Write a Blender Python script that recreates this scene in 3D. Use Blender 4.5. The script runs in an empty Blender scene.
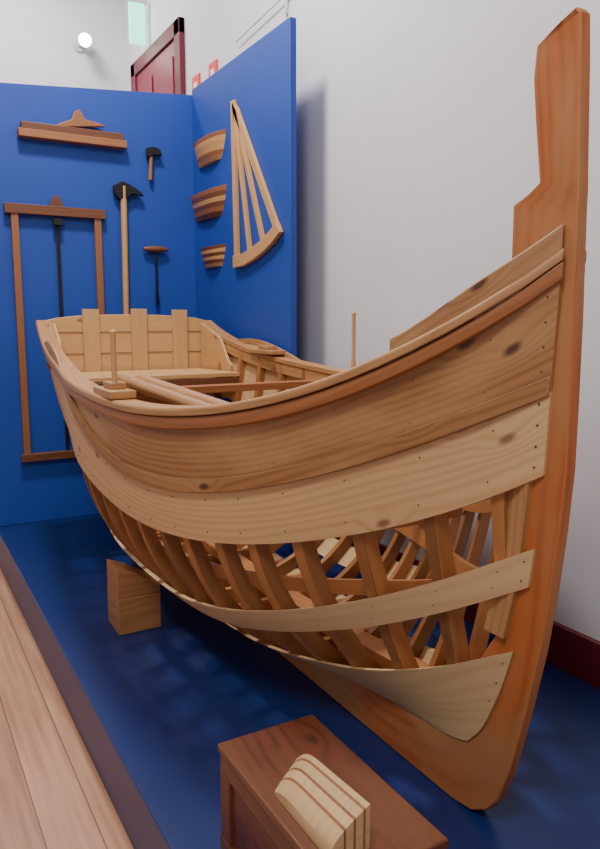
import bpy, math, random
import numpy as np
from mathutils import Vector, Matrix
random.seed(4)
# ---------------------------------------------------------------- camera
F=720.0; H=1.60
TH=math.radians(29.8); PH=math.radians(8.2)
sT,cT,sP,cP=math.sin(TH),math.cos(TH),math.sin(PH),math.cos(PH)
R=Vector((cT,-sT,0)); FW=Vector((sT*cP,cT*cP,-sP)); UP=Vector((sT*sP,cT*sP,cP)); C=Vector((0,0,H))
cam=bpy.data.cameras.new('camera'); co=bpy.data.objects.new('camera',cam); bpy.context.collection.objects.link(co)
m=Matrix.Identity(4)
for i in range(3):
    m[i][0]=R[i]; m[i][1]=UP[i]; m[i][2]=-FW[i]; m[i][3]=C[i]
co.matrix_world=m
cam.sensor_fit='VERTICAL'; cam.sensor_height=24; cam.lens=24*F/849.0; cam.clip_start=.02
bpy.context.scene.camera=co
def ray(u,v): return R*((u-300)/F)+UP*((424.5-v)/F)+FW
def on(u,v,ax,val):
    d=ray(u,v); t=(val-C[ax])/d[ax]; return C+d*t
# ---------------------------------------------------------------- materials
def nt(name):
    mt=bpy.data.materials.new(name); mt.use_nodes=True
    t=mt.node_tree; b=t.nodes['Principled BSDF']; return mt,t,b
def L(t,a,b): t.links.new(a,b)
def math_(t,op,a,b=None):
    n=t.nodes.new('ShaderNodeMath'); n.operation=op
    for i,x in enumerate((a,b)):
        if x is None: continue
        if isinstance(x,(int,float)): n.inputs[i].default_value=x
        else: L(t,x,n.inputs[i])
    return n.outputs[0]
def wood(name,light,dark,ring=260,rough=.5,knots=0.5,fine=.6,patch=None,patchamt=.5,coat=0,var=.25,warp=5,con=.72,kscale=(2.9,6.0)):
    mt,t,b=nt(name)
    uv=t.nodes.new('ShaderNodeUVMap'); uv.uv_map='UVMap'
    geo=t.nodes.new('ShaderNodeNewGeometry')
    rnd=geo.outputs['Random Per Island']
    off=t.nodes.new('ShaderNodeCombineXYZ'); L(t,math_(t,'MULTIPLY',rnd,37.0),off.inputs[0]); L(t,math_(t,'MULTIPLY',rnd,13.0),off.inputs[1])
    add=t.nodes.new('ShaderNodeVectorMath'); add.operation='ADD'; L(t,uv.outputs[0],add.inputs[0]); L(t,off.outputs[0],add.inputs[1])
    vec=add.outputs[0]
    def noise(sx,sy,det=2):
        mp=t.nodes.new('ShaderNodeMapping'); mp.inputs['Scale'].default_value=(sx,sy,1); L(t,vec,mp.inputs[0])
        n=t.nodes.new('ShaderNodeTexNoise'); n.inputs['Scale'].default_value=1; n.inputs['Detail'].default_value=det; L(t,mp.outputs[0],n.inputs['Vector']); return n.outputs['Fac']
    mpk=t.nodes.new('ShaderNodeMapping'); mpk.inputs['Scale'].default_value=(kscale[0],kscale[1],1); L(t,vec,mpk.inputs[0])
    vo=t.nodes.new('ShaderNodeTexVoronoi'); vo.voronoi_dimensions='2D'; vo.inputs['Scale'].default_value=1; L(t,mpk.outputs[0],vo.inputs['Vector'])
    sc=t.nodes.new('ShaderNodeSeparateColor'); L(t,vo.outputs['Color'],sc.inputs[0])
    sel=math_(t,'GREATER_THAN',sc.outputs[0],.45)
    sep=t.nodes.new('ShaderNodeSeparateXYZ'); L(t,vec,sep.inputs[0])
    n1=noise(.9,4.5,1)
    ph=math_(t,'ADD',math_(t,'MULTIPLY',sep.outputs[1],ring),math_(t,'MULTIPLY',n1,warp*9))
    if knots>0:
        kr=t.nodes.new('ShaderNodeMapRange'); L(t,vo.outputs['Distance'],kr.inputs[0]); kr.inputs[1].default_value=.0; kr.inputs[2].default_value=.28; kr.inputs[3].default_value=9; kr.inputs[4].default_value=0
        ph=math_(t,'ADD',ph,math_(t,'MULTIPLY',kr.outputs[0],sel))
    w=math_(t,'ADD',math_(t,'MULTIPLY',math_(t,'SINE',ph),.5),.5)
    w=math_(t,'POWER',w,2.2)
    f=noise(5,200,3)
    f2=noise(1.6,26,3)
    g=math_(t,'ADD',math_(t,'MULTIPLY',w,(1-fine)),math_(t,'MULTIPLY',f,fine*.5))
    g=math_(t,'ADD',g,math_(t,'MULTIPLY',f2,fine*.6))
    mix=t.nodes.new('ShaderNodeMix'); mix.data_type='RGBA'
    L(t,math_(t,'MULTIPLY',g,con),mix.inputs[0]); mix.inputs[6].default_value=(*light,1); mix.inputs[7].default_value=(*dark,1)
    col=mix.outputs[2]
    if patch:
        n2=noise(2.2,6,4)
        mr=t.nodes.new('ShaderNodeMapRange'); L(t,n2,mr.inputs[0]); mr.inputs[1].default_value=.42; mr.inputs[2].default_value=.62; mr.inputs[3].default_value=0; mr.inputs[4].default_value=patchamt
        mx=t.nodes.new('ShaderNodeMix'); mx.data_type='RGBA'; L(t,mr.outputs[0],mx.inputs[0]); L(t,col,mx.inputs[6]); mx.inputs[7].default_value=(*patch,1); col=mx.outputs[2]
    if knots>0:
        mr=t.nodes.new('ShaderNodeMapRange'); L(t,vo.outputs['Distance'],mr.inputs[0]); mr.inputs[1].default_value=.035; mr.inputs[2].default_value=.085; mr.inputs[3].default_value=knots; mr.inputs[4].default_value=0
        mx=t.nodes.new('ShaderNodeMix'); mx.data_type='RGBA'; L(t,math_(t,'MULTIPLY',mr.outputs[0],sel),mx.inputs[0]); L(t,col,mx.inputs[6]); mx.inputs[7].default_value=(dark[0]*.35,dark[1]*.25,dark[2]*.2,1); col=mx.outputs[2]
    hs=t.nodes.new('ShaderNodeHueSaturation'); L(t,col,hs.inputs['Color'])
    L(t,math_(t,'ADD',math_(t,'MULTIPLY',rnd,var),1-var*.5),hs.inputs['Value'])
    L(t,hs.outputs[0],b.inputs['Base Color'])
    b.inputs['Roughness'].default_value=rough
    if coat: b.inputs['Coat Weight'].default_value=coat; b.inputs['Coat Roughness'].default_value=.25
    bp=t.nodes.new('ShaderNodeBump'); bp.inputs['Strength'].default_value=.12; bp.inputs['Distance'].default_value=.002; L(t,g,bp.inputs['Height']); L(t,bp.outputs[0],b.inputs['Normal'])
    return mt
def plain(name,c,rough=.6,metal=0,nscale=6,namt=.08,emit=None,es=0,bump=.03):
    mt,t,b=nt(name)
    tc=t.nodes.new('ShaderNodeTexCoord'); n=t.nodes.new('ShaderNodeTexNoise'); n.inputs['Scale'].default_value=nscale; n.inputs['Detail'].default_value=4
    L(t,tc.outputs['Object'],n.inputs['Vector'])
    mx=t.nodes.new('ShaderNodeMix'); mx.data_type='RGBA'; L(t,n.outputs['Fac'],mx.inputs[0])
    mx.inputs[6].default_value=(*[x*(1-namt) for x in c],1); mx.inputs[7].default_value=(*[min(1,x*(1+namt)) for x in c],1)
    L(t,mx.outputs[2],b.inputs['Base Color']); b.inputs['Roughness'].default_value=rough; b.inputs['Metallic'].default_value=metal
    bp=t.nodes.new('ShaderNodeBump'); bp.inputs['Strength'].default_value=bump; n2=t.nodes.new('ShaderNodeTexNoise'); n2.inputs['Scale'].default_value=180; L(t,tc.outputs['Object'],n2.inputs['Vector']); L(t,n2.outputs['Fac'],bp.inputs['Height']); L(t,bp.outputs[0],b.inputs['Normal'])
    if emit: b.inputs['Emission Color'].default_value=(*emit,1); b.inputs['Emission Strength'].default_value=es
    return mt
M={}
M['pale']=wood('pale_pine',(.68,.44,.22),(.44,.225,.08),ring=200,rough=.6,knots=.75,var=.12)
M['palenk']=wood('pale_pine_clear',(.64,.43,.22),(.43,.24,.095),ring=200,rough=.6,knots=0,var=.12,fine=.75)
M['inner']=wood('inner_pine',(.66,.40,.17),(.40,.19,.06),ring=60,rough=.6,knots=.7,var=.15,fine=.95)
M['tan']=wood('aged_pine',(.43,.205,.072),(.18,.065,.020),ring=230,rough=.52,knots=.9,patch=(.50,.285,.125),patchamt=.5,var=.15,con=.9)
M['cap']=wood('gunwale_pine',(.50,.26,.10),(.27,.11,.034),ring=200,rough=.45,knots=.5,var=.15)
M['rub']=wood('rub_rail_oak',(.38,.14,.042),(.20,.065,.018),ring=200,rough=.45,knots=0,var=.1)
M['rib']=wood('rib_pine',(.40,.165,.05),(.19,.062,.017),ring=120,rough=.55,knots=.0,var=.7,fine=.85,con=.8)
M['stem']=wood('stem_orange_pine',(.52,.15,.030),(.28,.06,.012),ring=180,rough=.6,knots=.4,patch=(.42,.20,.075),patchamt=.75,var=.0,con=.9)
M['brown']=wood('brown_wood',(.17,.06,.022),(.08,.024,.009),ring=300,rough=.45,knots=0,var=.3)
M['lightbar']=wood('tool_light_wood',(.60,.34,.13),(.42,.20,.065),ring=300,rough=.5,knots=0,var=.2)
M['midbar']=wood('tool_mid_wood',(.32,.125,.045),(.18,.062,.02),ring=300,rough=.5,knots=0,var=.2)
M['chest']=wood('chest_mahogany_stain',(.17,.036,.010),(.045,.009,.003),ring=160,rough=.42,knots=.5,patch=(.17,.060,.022),patchamt=.8,coat=.1,var=.1,con=1)
M['block']=wood('block_pine',(.42,.19,.07),(.24,.09,.028),ring=160,rough=.6,knots=.4,var=.2)
M['iron']=plain('dark_iron',(.03,.028,.03),.5,.8)
M['nail']=plain('nail_head',(.08,.04,.02),.6,.3)
M['blue']=plain('blue_painted_panel',(.008,.050,.32),.62,0,2,.10)
M['bluefloor']=plain('blue_platform_paint',(.007,.023,.125),.38,0,3,.15)
M['wall']=plain('wall_plaster_white',(.67,.65,.68),.85,0,3,.03,bump=.08)
M['ceil']=plain('ceiling_white',(.75,.75,.77),.9)
M['darkred']=plain('dark_red_paint',(.13,.008,.018),.5)
M['door']=plain('door_red_paint',(.22,.015,.03),.45)
M['red']=plain('sign_red',(.7,.03,.03),.5)
M['white']=plain('sign_white',(.8,.8,.8),.5)
M['green']=plain('exit_sign_green',(.1,.7,.45),.4,emit=(.35,1,.75),es=2.2)
M['lampg']=plain('lamp_glow',(1,1,1),.4,emit=(1,.97,.92),es=60)
M['metal']=plain('lamp_metal_white',(.6,.6,.6),.4,.2)
def floor_mat():
    mt,t,b=nt('floor_pine_boards')
    tc=t.nodes.new('ShaderNodeTexCoord'); sep=t.nodes.new('ShaderNodeSeparateXYZ'); L(t,tc.outputs['Object'],sep.inputs[0])
    x=math_(t,'DIVIDE',sep.outputs[0],.16)
    idx=math_(t,'FLOOR',x); fr=math_(t,'FRACT',x)
    seam=math_(t,'GREATER_THAN',math_(t,'ABSOLUTE',math_(t,'SUBTRACT',fr,.5)),.488)
    wn=t.nodes.new('ShaderNodeTexWhiteNoise'); wn.noise_dimensions='1D'; L(t,idx,wn.inputs['W'])
    cmb=t.nodes.new('ShaderNodeCombineXYZ'); L(t,math_(t,'MULTIPLY',sep.outputs[0],30),cmb.inputs[0]); L(t,math_(t,'ADD',math_(t,'MULTIPLY',sep.outputs[1],1.6),math_(t,'MULTIPLY',idx,7.3)),cmb.inputs[1])
    n=t.nodes.new('ShaderNodeTexNoise'); n.inputs['Scale'].default_value=1; n.inputs['Detail'].default_value=5; L(t,cmb.outputs[0],n.inputs['Vector'])
    mr=t.nodes.new('ShaderNodeMapRange'); L(t,n.outputs['Fac'],mr.inputs[0]); mr.inputs[1].default_value=.3; mr.inputs[2].default_value=.7
    mx=t.nodes.new('ShaderNodeMix'); mx.data_type='RGBA'; L(t,mr.outputs[0],mx.inputs[0]); mx.inputs[6].default_value=(.56,.30,.18,1); mx.inputs[7].default_value=(.36,.17,.095,1)
    hs=t.nodes.new('ShaderNodeHueSaturation'); L(t,mx.outputs[2],hs.inputs['Color']); L(t,math_(t,'ADD',math_(t,'MULTIPLY',wn.outputs[0],.25),.87),hs.inputs['Value'])
    m2=t.nodes.new('ShaderNodeMix'); m2.data_type='RGBA'; L(t,seam,m2.inputs[0]); L(t,hs.outputs[0],m2.inputs[6]); m2.inputs[7].default_value=(.16,.08,.04,1)
    L(t,m2.outputs[2],b.inputs['Base Color']); b.inputs['Roughness'].default_value=.45
    return mt
M['floor']=floor_mat()
# ---------------------------------------------------------------- mesh builder
class MB:
    def __init__(s): s.v=[];s.f=[];s.uv=[];s.mi=[]
    def quad(s,idx,uvs,mi=0): s.f.append(tuple(idx)); s.uv.append(uvs); s.mi.append(mi)
    def grid(s,P,closed_v=False,mi=0,flip=False,uo=0,vo=0):
        ni=len(P); nj=len(P[0]); b=len(s.v)
        for row in P:
            for p in row: s.v.append(tuple(p))
        jm=nj if closed_v else nj-1
        U=[0]
        for i in range(1,ni): U.append(U[-1]+(Vector(P[i][0])-Vector(P[i-1][0])).length)
        V=[0]
        mid=ni//2
        for j in range(1,nj+1):
            V.append(V[-1]+(Vector(P[mid][j%nj])-Vector(P[mid][j-1])).length)
        for i in range(ni-1):
            for j in range(jm):
                j2=(j+1)%nj
                q=[b+i*nj+j,b+(i+1)*nj+j,b+(i+1)*nj+j2,b+i*nj+j2]
                uv=[(U[i]+uo,V[j]+vo),(U[i+1]+uo,V[j]+vo),(U[i+1]+uo,V[j+1]+vo),(U[i]+uo,V[j+1]+vo)]
                if flip: q=q[::-1]; uv=uv[::-1]
                s.quad(q,uv,mi)
        return b
    def tube(s,rings,mi=0,cap=True,e1=None):
        b=s.grid(rings,closed_v=True,mi=mi); n=len(rings[0])
        if cap:
            for k,rv in ((0,False),(len(rings)-1,True)):
                idx=[b+k*n+j for j in range(n)]
                c=sum((Vector(p) for p in rings[k]),Vector())/n
                a1=e1 or ((Vector(rings[k][1])-Vector(rings[k][0])).normalized() if (Vector(rings[k][1])-Vector(rings[k][0])).length>0 else Vector((1,0,0)))
                nrm=Vector((0,0,0))
                for j in range(n): nrm+= (Vector(rings[k][j])-c).cross(Vector(rings[k][(j+1)%n])-c)
                nrm=nrm.normalized() if nrm.length>0 else Vector((0,0,1))
                e2=nrm.cross(a1)
                uv=[((Vector(p)-c).dot(a1),(Vector(p)-c).dot(e2)) for p in rings[k]]
                if rv: idx=idx[::-1]; uv=uv[::-1]
                s.quad(idx,uv,mi)
    def box(s,lo,hi,mi=0):
        lo=Vector(lo);hi=Vector(hi); d=hi-lo
        ax=max(range(3),key=lambda i:d[i]); o=[i for i in range(3) if i!=ax]
        def P(a,x,y):
            p=Vector((0,0,0)); p[ax]=a;p[o[0]]=x;p[o[1]]=y
            return p
        rings=[[P(a,lo[o[0]],lo[o[1]]),P(a,hi[o[0]],lo[o[1]]),P(a,hi[o[0]],hi[o[1]]),P(a,lo[o[0]],hi[o[1]])] for a in (lo[ax],hi[ax])]
        s.tube(rings,mi)
    def cyl(s,p0,p1,r0,r1=None,n=16,mi=0,extra=None):
        p0=Vector(p0);p1=Vector(p1); r1=r0 if r1 is None else r1
        d=(p1-p0).normalized(); a=d.orthogonal().normalized(); c=d.cross(a)
        prof=extra or [(0,r0),(1,r1)]
        s.tube([[p0+(p1-p0)*t+a*r*math.cos(2*math.pi*k/n)+c*r*math.sin(2*math.pi*k/n) for k in range(n)] for t,r in prof],mi)
    def bar(s,p0,p1,w,th,nrm,mi=0):
        p0=Vector(p0);p1=Vector(p1);d=(p1-p0).normalized();nr=Vector(nrm);sd=d.cross(nr).normalized()
        s.tube([[p+sd*w/2,p-sd*w/2,p-sd*w/2+nr*th,p+sd*w/2+nr*th] for p in (p0,p1)],mi)
    def prism(s,poly,vec,mi=0,e1=None):
        vec=Vector(vec); s.tube([[Vector(p) for p in poly],[Vector(p)+vec for p in poly]],mi,e1=e1)
    def build(s,name,mats,parent=None,bevel=0,angle=35):
        me=bpy.data.meshes.new(name); me.from_pydata(s.v,[],s.f)
        ul=me.uv_layers.new(name='UVMap'); k=0
        for fi,p in enumerate(me.polygons):
            p.material_index=s.mi[fi]; p.use_smooth=True
            for j in range(p.loop_total): ul.data[p.loop_start+j].uv=s.uv[fi][j]
        for mm in mats: me.materials.append(M[mm])
        import bmesh
        bm=bmesh.new(); bm.from_mesh(me); bmesh.ops.recalc_face_normals(bm,faces=bm.faces); bm.to_mesh(me); bm.free()
        me.set_sharp_from_angle(angle=math.radians(angle))
        ob=bpy.data.objects.new(name,me); bpy.context.collection.objects.link(ob)
        if parent: ob.parent=parent
        if bevel:
            bv=ob.modifiers.new('bevel','BEVEL'); bv.width=bevel; bv.segments=2; bv.limit_method='ANGLE'; bv.angle_limit=math.radians(40)
        return ob
def empty(name,loc=(0,0,0)):
    e=bpy.data.objects.new(name,None); bpy.context.collection.objects.link(e); e.empty_display_size=.1; return e
# ---------------------------------------------------------------- room
XW=2.25; YF=7.4; ZC=5.2; PZ=.24; PX=.55; PY=5.03; PRX=2.0
def simple(name,lo,hi,mat,bevel=0,parent=None):
    b=MB(); b.box(lo,hi); return b.build(name,[mat],parent,bevel)
simple('floor',(-4,-3,-.1),(XW,YF,0),'floor')
simple('wall_right',(XW,-3,-.1),(XW+.15,YF+.15,ZC),'wall')
simple('wall_far',(-4,YF,-.1),(XW,YF+.15,ZC),'wall')
simple('ceiling',(-4,-3,ZC),(XW+.15,YF+.15,ZC+.1),'ceil')
simple('display_platform',(PX,.5,0),(XW-.027,PY+.04,PZ),'bluefloor',.004)
simple('baseboard_right',(XW-.025,-3,0),(XW-.0005,YF,.41),'darkred',.004)
b=MB(); b.prism([Vector((PX,PY,PZ+.001)),Vector((PRX+.04,PY,PZ+.001)),Vector((PRX+.04,PY,3.18)),Vector((PX,PY,3.05))],(0,.04,0)); b.build('display_panel_back',['blue'],None,.003)  # blue display panel behind the stern, standing clear of the far wall
simple('display_panel_side',(PRX,3.60,PZ+.001),(PRX+.04,PY-.001,3.21),'blue',.003)  # blue display panel beside the boat, set off from the right wall
d=MB(); X0=XW; ya,yb_,zt=5.78,7.08,3.99
d.box((X0-.05,ya,0),(X0-.001,ya+.12,zt)); d.box((X0-.05,yb_-.12,0),(X0-.001,yb_,zt)); d.box((X0-.05,ya,zt-.12),(X0-.001,yb_,zt))
ym=(ya+yb_)/2
d.box((X0-.03,ya+.12,0),(X0-.001,ym-.004,zt-.12),1); d.box((X0-.03,ym+.004,0),(X0-.001,yb_-.12,zt-.12),1)
for y0 in (ya+.18,ym+.07):
    for z0,z1 in ((.3,1.4),(1.6,2.7),(2.9,3.75)): d.box((X0-.045,y0,z0),(X0-.03,y0+.38,z1),1)
d.build('door_1',['darkred','door'],None,.006)
e=MB(); p=on(137,24,1,6.6)
e.box((p.x-.07,6.58,p.z-.17),(p.x+.07,6.62,p.z+.17),0); e.box((p.x-.09,6.57,p.z+.17),(p.x+.09,6.63,p.z+.21),1)
e.box((p.x-.01,6.59,p.z+.21),(p.x+.01,6.61,ZC),1)
e.build('exit_sign',['green','metal'],None,.004)
for i,(u,v) in enumerate(((197,84),(214,71))):
    p=on(u,v,0,XW); s=MB(); s.box((XW-.012,p.y-.075,p.z-.06),(XW-.001,p.y+.075,p.z+.06)); s.box((XW-.016,p.y-.03,p.z-.04),(XW-.012,p.y+.03,p.z+.01),1)
    s.build('fire_safety_sign' ,['red','white'])
w=MB()
p0=on(236,42,0,XW-.03);p1=on(290,-10,0,XW-.03); w.cyl(p0,p1,.005)
w.cyl(on(287,0,0,XW-.01),on(286,14,0,XW-.01),.012)
w.build('trim_1',['metal'])
p=on(85,40,1,7.15); s=MB()
dirn=(Vector((.6,2.5,1.5))-p).normalized()
s.cyl(p+dirn*-.16,p,.05,.06,20); s.cyl(p+dirn*.001,p+dirn*.012,.055,.055,20,1)
s.cyl(p-dirn*.1,Vector((p.x,YF-.002,p.z+.02)),.014,n=10); s.cyl((p.x,YF-.02,p.z+.02),(p.x,YF-.001,p.z+.02),.05,n=20)
s.build('wall_spotlight',['metal','lampg'])
# ---------------------------------------------------------------- hull maths
cx=1.35; HS=.032; YEND=4.5; DY=.03; YB=1.10+DY
Bt=([0,.1,.22,.49,.79,1.12,1.58,2.0,2.46,3.0,3.45],[0,.078,.165,.330,.470,.580,.635,.635,.590,.545,.50])
def cub(xs,ys):
    xs=np.array(xs,float);ys=np.array(ys,float);h=np.diff(xs);dl=np.diff(ys)/h
    mm=np.zeros(len(xs));mm[0]=dl[0];mm[-1]=dl[-1]
    for i in range(1,len(xs)-1): mm[i]=(dl[i-1]*h[i]+dl[i]*h[i-1])/(h[i]+h[i-1])
    def f(x):
        if x<=xs[0]: return ys[0]+mm[0]*(x-xs[0])
        if x>=xs[-1]: return ys[-1]+mm[-1]*(x-xs[-1])
        i=int(np.searchsorted(xs,x))-1; i=max(0,min(i,len(h)-1)); t=(x-xs[i])/h[i]
        return (2*t**3-3*t*t+1)*ys[i]+(t**3-2*t*t+t)*h[i]*mm[i]+(-2*t**3+3*t*t)*ys[i+1]+(t**3-t*t)*h[i]*mm[i+1]
    return f
Bf=cub(*Bt)
YRf=cub([.3,.42,.5,.6,.78,1.01,1.236,1.437,1.73],[y+DY for y in [1.46,1.37,1.30,1.25,1.19,1.145,1.125,1.115,1.10]])
ZKf=cub([1.0,1.3,1.4,1.66,2.07,2.6,3.5,4.5],[.52,.48,.44,.41,.375,.365,.38,.46])
def sm(x): x=max(0,min(1,x)); return x*x*(3-2*x)
def hbG(Y): return HS+Bf(max(0,Y-YB))
def solve(u,v,fn,t0=1.0,t1=6.0):
    d=ray(u,v); best=None
    n=500
    for k in range(n+1):
        t=t0+(t1-t0)*k/n; P=C+d*t
        g=(cx-P.x)-fn(P.y,P.z)
        if P.y>1.02 and P.y<4.9:
            if best is None or g<best[0]: best=(g,P.copy())
            if g<0: return P
    return best[1]
gp=[(40,325),(46,345),(60,370),(75,384),(100,399),(125,409),(150,414),(190,417),(230,414),(280,403),(330,388),(390,362),(450,331),(510,297),(565,264)]
G=[solve(u,v,lambda y,z:hbG(y)) for u,v in gp]
gY=[p.y for p in G]; gZ=[p.z for p in G]
ZGp=np.polyfit(gY+[4.5],gZ+[1.61],4)
ZG=lambda Y: float(np.polyval(ZGp,Y))
def hb(Y,z):
    zk=ZKf(Y); zg=ZG(Y); u=max(0,min(1.05,(z-zk)/(zg-zk))); u1=min(1,u)
    e=max(0,Y-YRf(z))
    full=(1-(1-u1)**3)**.53; vee=u1**.7
    w=sm(e/.9)*(1-.5*sm((Y-3.1)/1.4))
    return HS+Bf(e)*(vee*(1-w)+full*w)
def fit(px,ustern,deg=4,name=''):
    Q=[solve(u,v,hb) for u,v in px]; y=[p.y for p in Q]; z=[p.z for p in Q]
    for Ys,us in ustern: y.append(Ys); z.append(ZKf(Ys)+us*(ZG(Ys)-ZKf(Ys)))
    pc=np.polyfit(y,z,deg); return lambda Y: float(np.polyval(pc,Y))
L5=fit([(546,391),(500,412),(450,432),(400,449),(350,465),(300,478),(250,487),(200,488),(150,476),(100,450),(60,405)],[(4.5,.78)],4,'L5')
L4=fit([(538,482),(470,501),(400,521),(330,539),(260,547),(200,543),(150,526),(100,490),(65,440)],[(4.5,.6)],4,'L4')
LC=cub([1.17,1.40,1.61,1.85,2.2,2.6,3.2,4.0,4.5],[1.010,.875,.77,.677,.587,.535,.54,.64,.74])
def halfw(Y):
    z=LC(Y); s=(hb(Y,z+.02)-hb(Y,z-.02))/.04; return .047/math.sqrt(1+s*s)
L3=lambda Y: LC(Y)+halfw(Y)
L2=lambda Y: LC(Y)-halfw(Y)
L1=cub([1.22,1.45,1.75,1.97,2.6,3.5,4.5],[.775,.645,.525,.48,.43,.45,.54])
boat=empty('wooden_boat')
def ys(Y0,Y1,n=46):
    return [Y0+(Y1-Y0)*((k/n)**1.35) for k in range(n+1)]
def plank(mb,lo,hi,side,o0=0.0,o1=-.018,Y1=YEND,mi=0,ns=8,pw=1,n=46):
    cols=[]
    for j in range(ns+1):
        s=(j/ns)**pw
        zf=lambda Y,s=s: lo(Y)+(hi(Y)-lo(Y))*s
        Y0=1.15
        for _ in range(12): Y0=YRf(zf(Y0))
        cols.append([(Y,zf(Y)) for Y in ys(Y0,Y1,n)])
    ring=[]
    for i in range(n+1):
        def ofs(c): return o0*(.35+.65*sm((c[0]-YB)/.14)) if o0>0 else o0
        o=[Vector((cx-side*(hb(c[i][0],c[i][1])+ofs(c[i])),c[i][0],c[i][1])) for c in cols]
        q=[Vector((cx-side*(max(.005,hb(c[i][0],c[i][1])+o1)),c[i][0],c[i][1])) for c in cols]
        ring.append(o+q[::-1])
    mb.tube(ring,mi)
for side,nm in ((1,'near'),(-1,'far')):
    b=MB(); plank(b,L5,lambda Y:ZG(Y)+.0,side); b.build('sheer_strake_'+nm,['tan'],boat)
    b=MB(); plank(b,L4,lambda Y:L5(Y)-.001,side,o0=-.002,o1=-.02); b.build('topside_strake_'+nm,['pale'],boat)
    b=MB(); plank(b,L2,L3,side,ns=5); b.build('bilge_batten_'+nm,['palenk'],boat)
    b=MB(); plank(b,ZKf,L1,side,ns=10,pw=1.8); b.build('garboard_'+nm,['palenk'],boat)
    b=MB(); plank(b,lambda Y:L5(Y)-.012,lambda Y:L5(Y)+.034,side,o0=.016,o1=-.001,ns=3); b.build('rubbing_strip_'+nm,['tan'],boat,.003)
def gsweep(prof,side,Y0,Y1,n=50,zo=lambda Y:0):
    rings=[]
    for Y in [Y0+(Y1-Y0)*(k/n) for k in range(n+1)]:
        h=1e-3; dx=(hbG(Y+h)-hbG(Y-h))/(2*h) if Y>YB+.01 else (hbG(YB+2*h)-hbG(YB+h))/h
        nx,ny=1/math.hypot(1,dx),-dx/math.hypot(1,dx)
        tf=.25+.75*sm((Y-YB)/.16)
        rings.append([Vector((cx-side*max(.004,hbG(Y)+nx*(a*tf if a>0 else a)),Y+ny*(a*tf if a>0 else a),ZG(Y)+zz+zo(Y))) for a,zz in prof])
    return rings
for side,nm in ((1,'near'),(-1,'far')):
    b=MB(); b.tube(gsweep([(.028,.0),(.028,.02),(.022,.027),(-.06,.027),(-.06,0)],side,YB-.005,4.53)); b.build('gunwale_cap_'+nm,['cap'],boat,.003)
    b=MB(); b.tube(gsweep([(.0,-.045),(.018,-.04),(.022,-.02),(.018,-.003),(0,-.001)],side,YB-.005,4.50)); b.build('rub_rail_'+nm,['rub'],boat,.003)
    b=MB(); b.tube(gsweep([(-.055,-.06),(-.03,-.06),(-.03,0),(-.055,0)],side,1.28,4.47)); b.build('inwale_'+nm,['cap'],boat,.003)
    b=MB(); b.tube(gsweep([(-.03,.02),(.006,.02),(.004,.085),(-.028,.085)],side,YB,1.45,24,zo=lambda Y:-.025*sm((Y-1.25)/.2))); b.build('bow_rail_'+nm,['tan'],boat,.004)
ribpx=[(425,515),(352,536),(292,545),(246,547),(212,544),(180,536),(155,527),(131,515),(112,501),(96,487),(82,471)]
RY=[solve(u,v,hb).y for u,v in ribpx]
RY=[1.26]+RY
while RY[-1]<4.1: RY.append(RY[-1]+.22)
fr=MB(); w=.030
nails=MB()
for ri,Y in enumerate(RY):
    for side in (1,-1):
        n=18; rings=[]
        z0=ZKf(Y)+.03
        ya,yb=Y-w/2,Y+w/2
        while ya<YRf(z0)+.045: z0+=.01
        z1=ZG(Y)-.002
        for k in range(n+1):
            z=z0+(z1-z0)*(k/n)**1.7
            h=.01; dh=(hb(Y,z+h)-hb(Y,z-h))/(2*h); nl=math.hypot(1,dh); nx,nz=1/nl,-dh/nl
            md=.038+.022*(1-k/n)
            pa=(hb(ya,z)-.0195,z);pb=(hb(yb,z)-.0195,z)
            ia=(max(.0,pa[0]-nx*md),z-nz*md);ib=(max(.0,pb[0]-nx*md),z-nz*md)
            rings.append([Vector((cx-side*pa[0],ya,pa[1])),Vector((cx-side*pb[0],yb,pb[1])),Vector((cx-side*ib[0],yb,ib[1])),Vector((cx-side*ia[0],ya,ia[1]))])
        fr.tube(rings)
        for lo,hi,fs in ((L5,ZG,(.25,.72)),(L4,L5,(.2,.8)),(L2,L3,(.3,.7))):
            for f in fs:
                y=Y+(.007 if f<.5 else -.007); z=lo(y)+(hi(y)-lo(y))*f
                if y<YRf(z)+.01: continue
                P=Vector((cx-side*(hb(y,z)+.0003),y,z))
                h=.004; tx=Vector((-side*(hb(y+h,z)-hb(y-h,z)),2*h,0)).normalized(); tz=Vector((-side*(hb(y,z+h)-hb(y,z-h)),0,2*h)).normalized()
                nn=tx.cross(tz).normalized()
                if nn.x*side>0: nn=-nn
                nails.cyl(P-nn*.004,P+nn*.0005,.0018,n=8)
    if Y>1.35:
        zt=ZKf(Y)+.10
        pts=[]
        for side in (1,-1):
            sec=[(side*(max(.01,hb(Y,ZKf(Y)+.015+(zt-ZKf(Y)-.015)*(k/6)**1.5)-.022)),ZKf(Y)+.015+(zt-ZKf(Y)-.015)*(k/6)**1.5) for k in range(7)]
            pts+= sec if side==1 else sec[::-1]
        poly=[Vector((cx-a,Y+w/2,zz)) for a,zz in pts]
        fr.prism(poly,(0,w*.9,0),e1=Vector((1,0,0)))
fr.build('ribs',['rib'],boat,.002)
for lo,hi,fs in ((L5,ZG,(.2,.4,.6,.8)),(L4,L5,(.15,.4,.65,.9)),(L2,L3,(.25,.75)),(ZKf,L1,(.5,.7,.9))):
    for f in fs:
        for side in (1,-1):
            zf=lambda Y:lo(Y)+(hi(Y)-lo(Y))*f
            Y0=1.15
            for _ in range(12): Y0=YRf(zf(Y0))
            y=Y0+.02; z=zf(y); P=Vector((cx-side*(hb(y,z)),y,z)); nails.cyl(P+Vector((side*.004,0,0)),P-Vector((side*.0010,.0006,0)),.0022,n=8)
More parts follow.
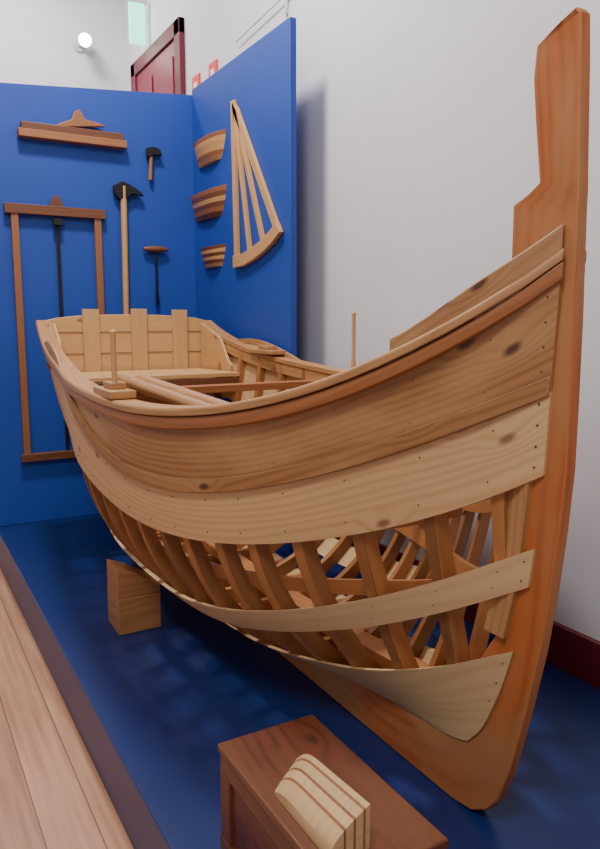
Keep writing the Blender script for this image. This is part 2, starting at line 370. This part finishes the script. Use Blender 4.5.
nails.build('nail_heads',['nail'],boat)
# stem + keel
XS=cx+.016
Opx=[(586,9),(591,14),(591,60),(590,120),(589,176),(589,190),(588,205),(586,262),(584,320),(580,400),(576,470),(569,530),(560,590),(549,650),(533,715),(518,768),(506,797)]
Ipx=[(560,22),(536,47),(533,80),(535,120),(539,183),(527,195),(513,206),(511,262)]
rings=[]
for k,(u,v) in enumerate(Opx):
    p=on(u,v,0,XS)
    if k<len(Ipx):
        q=on(*Ipx[k],0,cx-.033); iy,iz=q.y,q.z
    else:
        iz=p.z; iy=YRf(max(.42,p.z))+.065
        if k>=14: iz=p.z+(.03,.05,.12)[k-14]; iy=(1.38,1.44,1.52)[k-14]
    rings.append((p.y,p.z,iy,iz,.016))
yb=rings[-1][0]
rings+= [(yb+.035,PZ+.04,1.55,.42,.02),(yb+.085,PZ+.010,1.60,.42,.026),(yb+.16,PZ+.002,1.66,.42,.03)]
for Y in (1.9,2.4,3.0,3.6,4.2,4.5): rings.append((Y,PZ+.002,Y,ZKf(Y)+.03,.031))
b=MB()
b.tube([[Vector((cx-h,y,z)),Vector((cx+h,y,z)),Vector((cx+.033,iy,iz)),Vector((cx-.033,iy,iz))] for y,z,iy,iz,h in rings])
b.build('stem_and_keel',['stem'],boat,.004)
b=MB(); b.tube([[Vector((cx-.045,YRf(z)+.03,z)),Vector((cx+.045,YRf(z)+.03,z)),Vector((cx+.045,YRf(z)+.10,z)),Vector((cx-.045,YRf(z)+.10,z))] for z in (.8,.9,1.0,1.2,1.4,1.6)]); b.build('apron',['cap'],boat,.003)
b=MB(); b.tube([[Vector((cx-.04,Y,ZKf(Y)+.095)),Vector((cx+.04,Y,ZKf(Y)+.095)),Vector((cx+.04,Y,ZKf(Y)+.14)),Vector((cx-.04,Y,ZKf(Y)+.14))] for Y in (1.5,2,2.5,3,3.5,4,4.46)]); b.build('keelson',['rib'],boat,.003)
for side,nm in ((1,'near'),(-1,'far')):
    for k,fr_ in enumerate((.42,.62)):
        zf=lambda Y,f=fr_: ZKf(Y)+f*(ZG(Y)-ZKf(Y))
        b=MB(); b.tube([[Vector((cx-side*(hb(Y,zf(Y)+a)-o),Y,zf(Y)+a)) for a,o in ((-.025,.066),(.025,.066),(.025,.084),(-.025,.084))] for Y in ys(1.38,4.45,30)])
        b.build('stringer_%s_%d'%(nm,k+1),['rib'],boat)
    b=MB(); rg=[]
    for Y in [4.10+.385*k/12 for k in range(13)]:
        top=ZG(Y)+.028-(.14*(1-sm((Y-4.10)/.16)))
        bot=1.28
        col=[bot+(top-bot)*j/4 for j in range(5)]
        rg.append([Vector((cx-side*(hbG(Y)-.062),Y,z)) for z in col]+[Vector((cx-side*(hbG(Y)-.080),Y,z)) for z in col[::-1]])
    b.tube(rg); b.build('quarter_board_'+nm,['inner'],boat,.002)
def tran(Y,o,top):
    z0=ZKf(4.5); zt=ZG(4.5)
    a=[(hb(4.5,z0+(zt-z0)*(k/14)**1.6)-o,z0+(zt-z0)*(k/14)**1.6) for k in range(15)]
    return [Vector((cx-x,Y,z)) for x,z in a]+[Vector((cx-hbG(4.5)*math.cos(math.pi*k/10)*1.0,Y,zt+top*math.sin(math.pi*k/10)**.6)) for k in range(1,10)]+[Vector((cx+x,Y,z)) for x,z in a[::-1]]
b=MB(); b.prism(tran(4.5,0,.075),(0,.035,0),e1=Vector((1,0,0))); b.build('transom',['inner'],boat,.003)
b=MB()
for x,zz in ((-.30,1.678),(-.0,1.682),(.27,1.678)): b.box((cx+x,4.482,1.28),(cx+x+.10,4.499,zz-.008),0)
for zz in (1.40,1.53): b.box((cx-.47,4.4955,zz),(cx+.47,4.4995,zz+.003),1)
b.build('transom_posts',['inner','brown'],boat,.002)
def deck(Y0,Y1,z,th,mb,mi=0,inset=.06):
    mb.tube([[Vector((cx-(hb(Y,z)-inset),Y,z)),Vector((cx+(hb(Y,z)-inset),Y,z)),Vector((cx+(hb(Y,z)-inset),Y,z+th)),Vector((cx-(hb(Y,z)-inset),Y,z+th))] for Y in [Y0+(Y1-Y0)*k/4 for k in range(5)]],mi)
b=MB(); deck(3.98,4.47,1.265,.025,b); b.build('stern_seat',['inner'],boat,.003)
b=MB(); deck(3.98,4.01,1.19,.07,b); b.build('seat_beam',['brown'],boat,.003)
b=MB(); deck(3.0,3.2,1.14,.03,b,inset=.05); b.build('thwart_1',['cap'],boat,.003)
b=MB(); deck(2.0,2.18,1.10,.03,b,inset=.05); b.build('thwart_2',['cap'],boat,.003)
b=MB()
for y in (2.3,3.12): b.box((.80,y-.03,ZG(y)-.06),(1.9,y+.03,ZG(y)-.025))
b.build('cross_bars',['rub'],boat,.004)
b=MB()
for x,y1 in ((.93,3.28),(1.0,3.2)):
    b.cyl((x,2.2,ZG(2.3)+.002),(x-.0,y1,ZG(3.12)+.005),.024,.028,20)
b.build('oar_shafts',['cap'],boat,.002)
b=MB(); y=2.62; x=cx-hbG(y)+.03
b.box((x-.05,y-.12,ZG(y)+.026),(x+.045,y+.12,ZG(y)+.055)); b.box((x-.03,y-.05,ZG(y)+.055),(x+.03,y+.05,ZG(y)+.08))
y=3.75; x=cx+hbG(y)-.03
b.box((x-.05,y-.14,ZG(y)+.026),(x+.05,y+.14,ZG(y)+.05)); b.box((x-.03,y-.06,ZG(y)+.05),(x+.03,y+.06,ZG(y)+.075))
b.build('rowlock_blocks',['cap'],boat,.004)
b=MB()
for side,y,hh in ((1,2.62,.27),(-1,2.95,.33)):
    x=cx-side*(hbG(y)-.03); b.cyl((x,y,ZG(y)-.03),(x,y,ZG(y)+hh),.012,.006,12,extra=[(0,.012),(.3,.014),(.35,.010),(.9,.010),(.97,.012),(1,.004)])
b.build('thole_pins',['lightbar'],boat)
b=MB(); b.prism([Vector((cx-.06,1.23,ZG(1.28)-.03)),Vector((cx+.06,1.23,ZG(1.28)-.03)),Vector((cx+.15,1.39,ZG(1.39)-.03)),Vector((cx,1.33,ZG(1.36)-.03)),Vector((cx-.15,1.39,ZG(1.39)-.03))],(0,0,.028)); b.build('breasthook',['cap'],boat,.003)
# ---------------------------------------------------------------- support block
b=MB()
b.prism([Vector((.795,2.97,PZ+.001)),Vector((.985,2.97,PZ+.001)),Vector((.985,2.97,.405)),Vector((.795,2.97,.405))],(0,.18,0))
b.prism([Vector((.795,2.972,.406)),Vector((.985,2.972,.406)),Vector((.985,2.972,.44)),Vector((.87,2.972,.51)),Vector((.795,2.972,.54))],(0,.17,0))
b.build('hull_support_block',['block'],None,.003)
# ---------------------------------------------------------------- chest
b=MB()
x0,x1,y0,y1,zt=.66,.937,1.02,1.57,.54
b.box((x0+.012,y0+.012,PZ+.001),(x1-.012,y1-.012,zt-.03))
b.box((x0,y0,PZ+.001),(x1,y1,PZ+.05)); 
b.box((x0-.002,y0-.002,zt-.022),(x1+.002,y1+.002,zt))
b.box((x0+.003,y0+.003,zt-.075),(x1-.003,y1-.003,zt-.026))
b.box((x0+.002,y1-.06,PZ+.04),(x0+.02,y1-.002,zt-.06)); b.box((x0+.002,y0+.002,PZ+.04),(x0+.02,y0+.06,zt-.06))
b.build('wooden_chest',['chest'],None,.004)
# ---------------------------------------------------------------- laminated half hull models
def half_model_lifts(name,O,ex,ey,ez,Ln,Dp,Ht,nl,mats,full=.35):
    b=MB(); ex=Vector(ex);ey=Vector(ey);ez=Vector(ez);O=Vector(O)
    for l in range(nl):
        f0,f1=l/nl,(l+1)/nl
        lo=[];hi=[]
        for ff,out in ((f0,lo),(f1,hi)):
            a0=-Ln/2*(.62+.38*ff**.6); a1=Ln/2*(.80+.20*ff)
            D=Dp*(full+(1-full)*ff**.6)
            pts=[]
            for k in range(15):
                s=k/14; x=a0+(a1-a0)*s
                y=D*(1-abs(2*s-1)**2.4)**.8 if s<.5 else D*(1-.55*(2*s-1)**2)
                sheer=.10*Ht*((2*s-1)**2)*ff
                pts.append(O+ex*x+ey*y+ez*(ff*Ht+sheer))
            pts.append(O+ex*a1+ez*(ff*Ht+.1*Ht*ff)); pts.append(O+ex*a0+ez*(ff*Ht+.1*Ht*ff))
            out.extend(pts)
        b.tube([lo,hi],mi=l%len(mats))
    return b.build(name,mats,None,.001)
for i,(u0,u1,v0,v1,ms) in enumerate(((197,228,134,163,['lightbar','midbar','lightbar','lightbar']),(194,229,188,219,['brown','midbar','brown','lightbar']),(204,227,243,267,['lightbar','brown']))):
    a=on(u0,(v0+v1)/2,0,PRX); c=on(u1,(v0+v1)/2,0,PRX); t=on((u0+u1)/2,v0+5,0,PRX).z; bt=on((u0+u1)/2,v1,0,PRX).z
    half_model_lifts('half_hull_model',(PRX-.001,(a.y+c.y)/2,bt),(0,1,0),(-1,0,0),(0,0,1),abs(a.y-c.y)*.92,.075,(t-bt),6,ms)
b=MB()
edges=[0,.30,.36,.56,.62,.82,.88,1.0]
for l in range(7):
    fa,fb=edges[l],edges[l+1]
    sub=4 if l%2==0 else 1
    rg=[]
    for k2 in range(sub+1):
        f=fa+(fb-fa)*k2/sub
        xx=.690+.090*f
        yA=1.078; yB=1.32+.06*f
        hgt=.034+.064*f**.7
        pts=[(yA,0)]
        for k in range(17):
            s=k/16; y=yA+(yB-yA)*s; z=hgt*(1-.30*s)*(1-max(0,(s-.68)/.32)**2.5*.65)
            pts.append((y,z))
        pts.append((yB,0))
        rg.append([Vector((xx,y,zt+.001+z)) for y,z in pts])
    b.tube(rg,mi=l%2,e1=Vector((0,1,0)))
b.build('laminated_half_hull_model',['palenk','midbar'])
# ---------------------------------------------------------------- fan template on side panel
b=MB(); X=PRX-.002
def pp(u,v): return on(u,v,0,X)
nr=(-1,0,0)
ap=pp(235,101)
ends=[pp(239,266),pp(253,262),pp(267,251),pp(281,234)]
for k,e_ in enumerate(ends):
    s0=ap+Vector((0,-.012*k,-.02*k)); b.bar(s0,e_,.05 if k in(0,3) else .035,.022,nr,0)
arc=[pp(237,268),pp(247,266),pp(257,260),pp(267,252),pp(276,243),pp(284,232)]
rg=[]
for k,p in enumerate(arc):
    dirr=(p-ap).normalized(); rg.append([p+Vector((-.002,0,0)),p+Vector((-.03,0,0)),p-dirr*.075+Vector((-.03,0,0)),p-dirr*.075+Vector((-.002,0,0))])
b.tube(rg,0)
b.build('wooden_fan_template',['lightbar'],None,.002)
# ---------------------------------------------------------------- tools on back panel
Yp=PY-.002
def q(u,v): return on(u,v,1,Yp)
b=MB(); a=q(17,136); c=q(124,136); z0=q(70,144).z; z1=q(70,136).z; z2=q(70,129).z
b.box((a.x,Yp-.07,z0),(c.x,Yp,z1),0); b.box((a.x+.02,Yp-.06,z1),(c.x-.02,Yp,z2),1)
hp=[q(52,128),q(60,124),q(70,121),(q(73,113)),(q(78,111)),(q(84,121)),q(96,124),q(104,128)]
b.prism([Vector((p.x,Yp-.045,p.z)) for p in hp],(0,.03,0),0)
b.build('wooden_jointer_plane',['midbar','brown'],None,.004)
b=MB(); xl=q(20,330).x; xr=q(98,260).x; zt_=q(55,212).z; zb=q(30,456).z; xm=(xl+xr)/2
b.box((xl-.022,Yp-.04,zb),(xl+.022,Yp-.012,zt_),0); b.box((xr-.022,Yp-.04,zb),(xr+.022,Yp-.012,zt_),0)
b.box((xl-.06,Yp-.05,zt_-.03),(xr+.05,Yp-.005,zt_+.03),1); b.box((xl-.04,Yp-.05,zb-.03),(xr+.04,Yp-.005,zb+.02),1)
b.box((xm-.012,Yp-.028,zb),(xm+.012,Yp-.024,zt_+.02),2); b.prism([Vector((xm+x,Yp-.04,zt_+z)) for x,z in ((-.05,.02),(.05,.02),(.03,.07),(.012,.1),(-.012,.1),(-.03,.07))],(0,.03,0),1)
b.box((xm-.03,Yp-.06,zt_-.09),(xm+.03,Yp-.03,zt_-.05),2)
b.build('frame_saw',['midbar','brown','iron'],None,.003)
b=MB(); a=q(122,190); c=q(125,330)
b.cyl((a.x,Yp-.035,a.z+.02),(c.x+.0,Yp-.035,c.z-.2),.022,.02,12)
b.prism([Vector((q(u,v).x,Yp-.055,q(u,v).z)) for u,v in ((112,186),(120,182),(128,186),(136,191),(142,197),(130,195),(124,200),(116,199),(112,193))],(0,.04,0),1)
b.build('adze',['lightbar','iron'],None,.003)
b=MB(); a=q(150,152); c=q(149,181)
b.cyl((a.x,Yp-.03,a.z+.02),(c.x,Yp-.03,c.z),.012,.015,12,0)
b.prism([Vector((q(u,v).x,Yp-.05,q(u,v).z)) for u,v in ((145,149),(152,148),(158,151),(160,157),(153,156),(145,158))],(0,.035,0),1)
b.build('hammer',['midbar','iron'],None,.002)
b=MB(); a=q(142,249); c=q(166,249); e_=q(156,305)
b.cyl((a.x,Yp-.03,a.z),(c.x,Yp-.03,a.z),.018,.018,12,0,extra=[(0,.012),(.2,.02),(.5,.024),(.8,.02),(1,.012)])
xm=(a.x+c.x)/2; b.cyl((xm,Yp-.03,a.z),(xm+.0,Yp-.03,e_.z),.008,.006,10,1); 
for k in range(6): b.cyl((xm,Yp-.03,e_.z+.02*k),(xm,Yp-.03,e_.z+.02*k+.006),.014,.014,10,1)
b.build('hand_auger',['brown','iron'],None)
# ---------------------------------------------------------------- lights
def area(name,loc,tgt,size,en,col):
    l=bpy.data.lights.new(name,'AREA'); l.shape='DISK'; l.size=size; l.energy=en; l.color=col
    o=bpy.data.objects.new(name,l); bpy.context.collection.objects.link(o); o.location=loc
    o.rotation_euler=(Vector(tgt)-Vector(loc)).to_track_quat('-Z','Y').to_euler()
area('track_light_main',(.75,3.45,4.9),(1.3,3.4,0),.55,145,(1,.96,.92))
area('fill_light_front',(-.9,.0,4.6),(1.3,2.0,.9),1.2,100,(1,.95,.90))  # soft fill light added near the camera, not a fixture of the room
area('area_light_far',(1.0,6.3,4.9),(1.6,6.6,0),.6,65,(1,.96,.98))  # overhead area light at the far end of the room
wd=bpy.data.worlds.new('world'); bpy.context.scene.world=wd; wd.use_nodes=True
bg=wd.node_tree.nodes['Background']; bg.inputs[0].default_value=(.92,.91,1,1); bg.inputs[1].default_value=.48
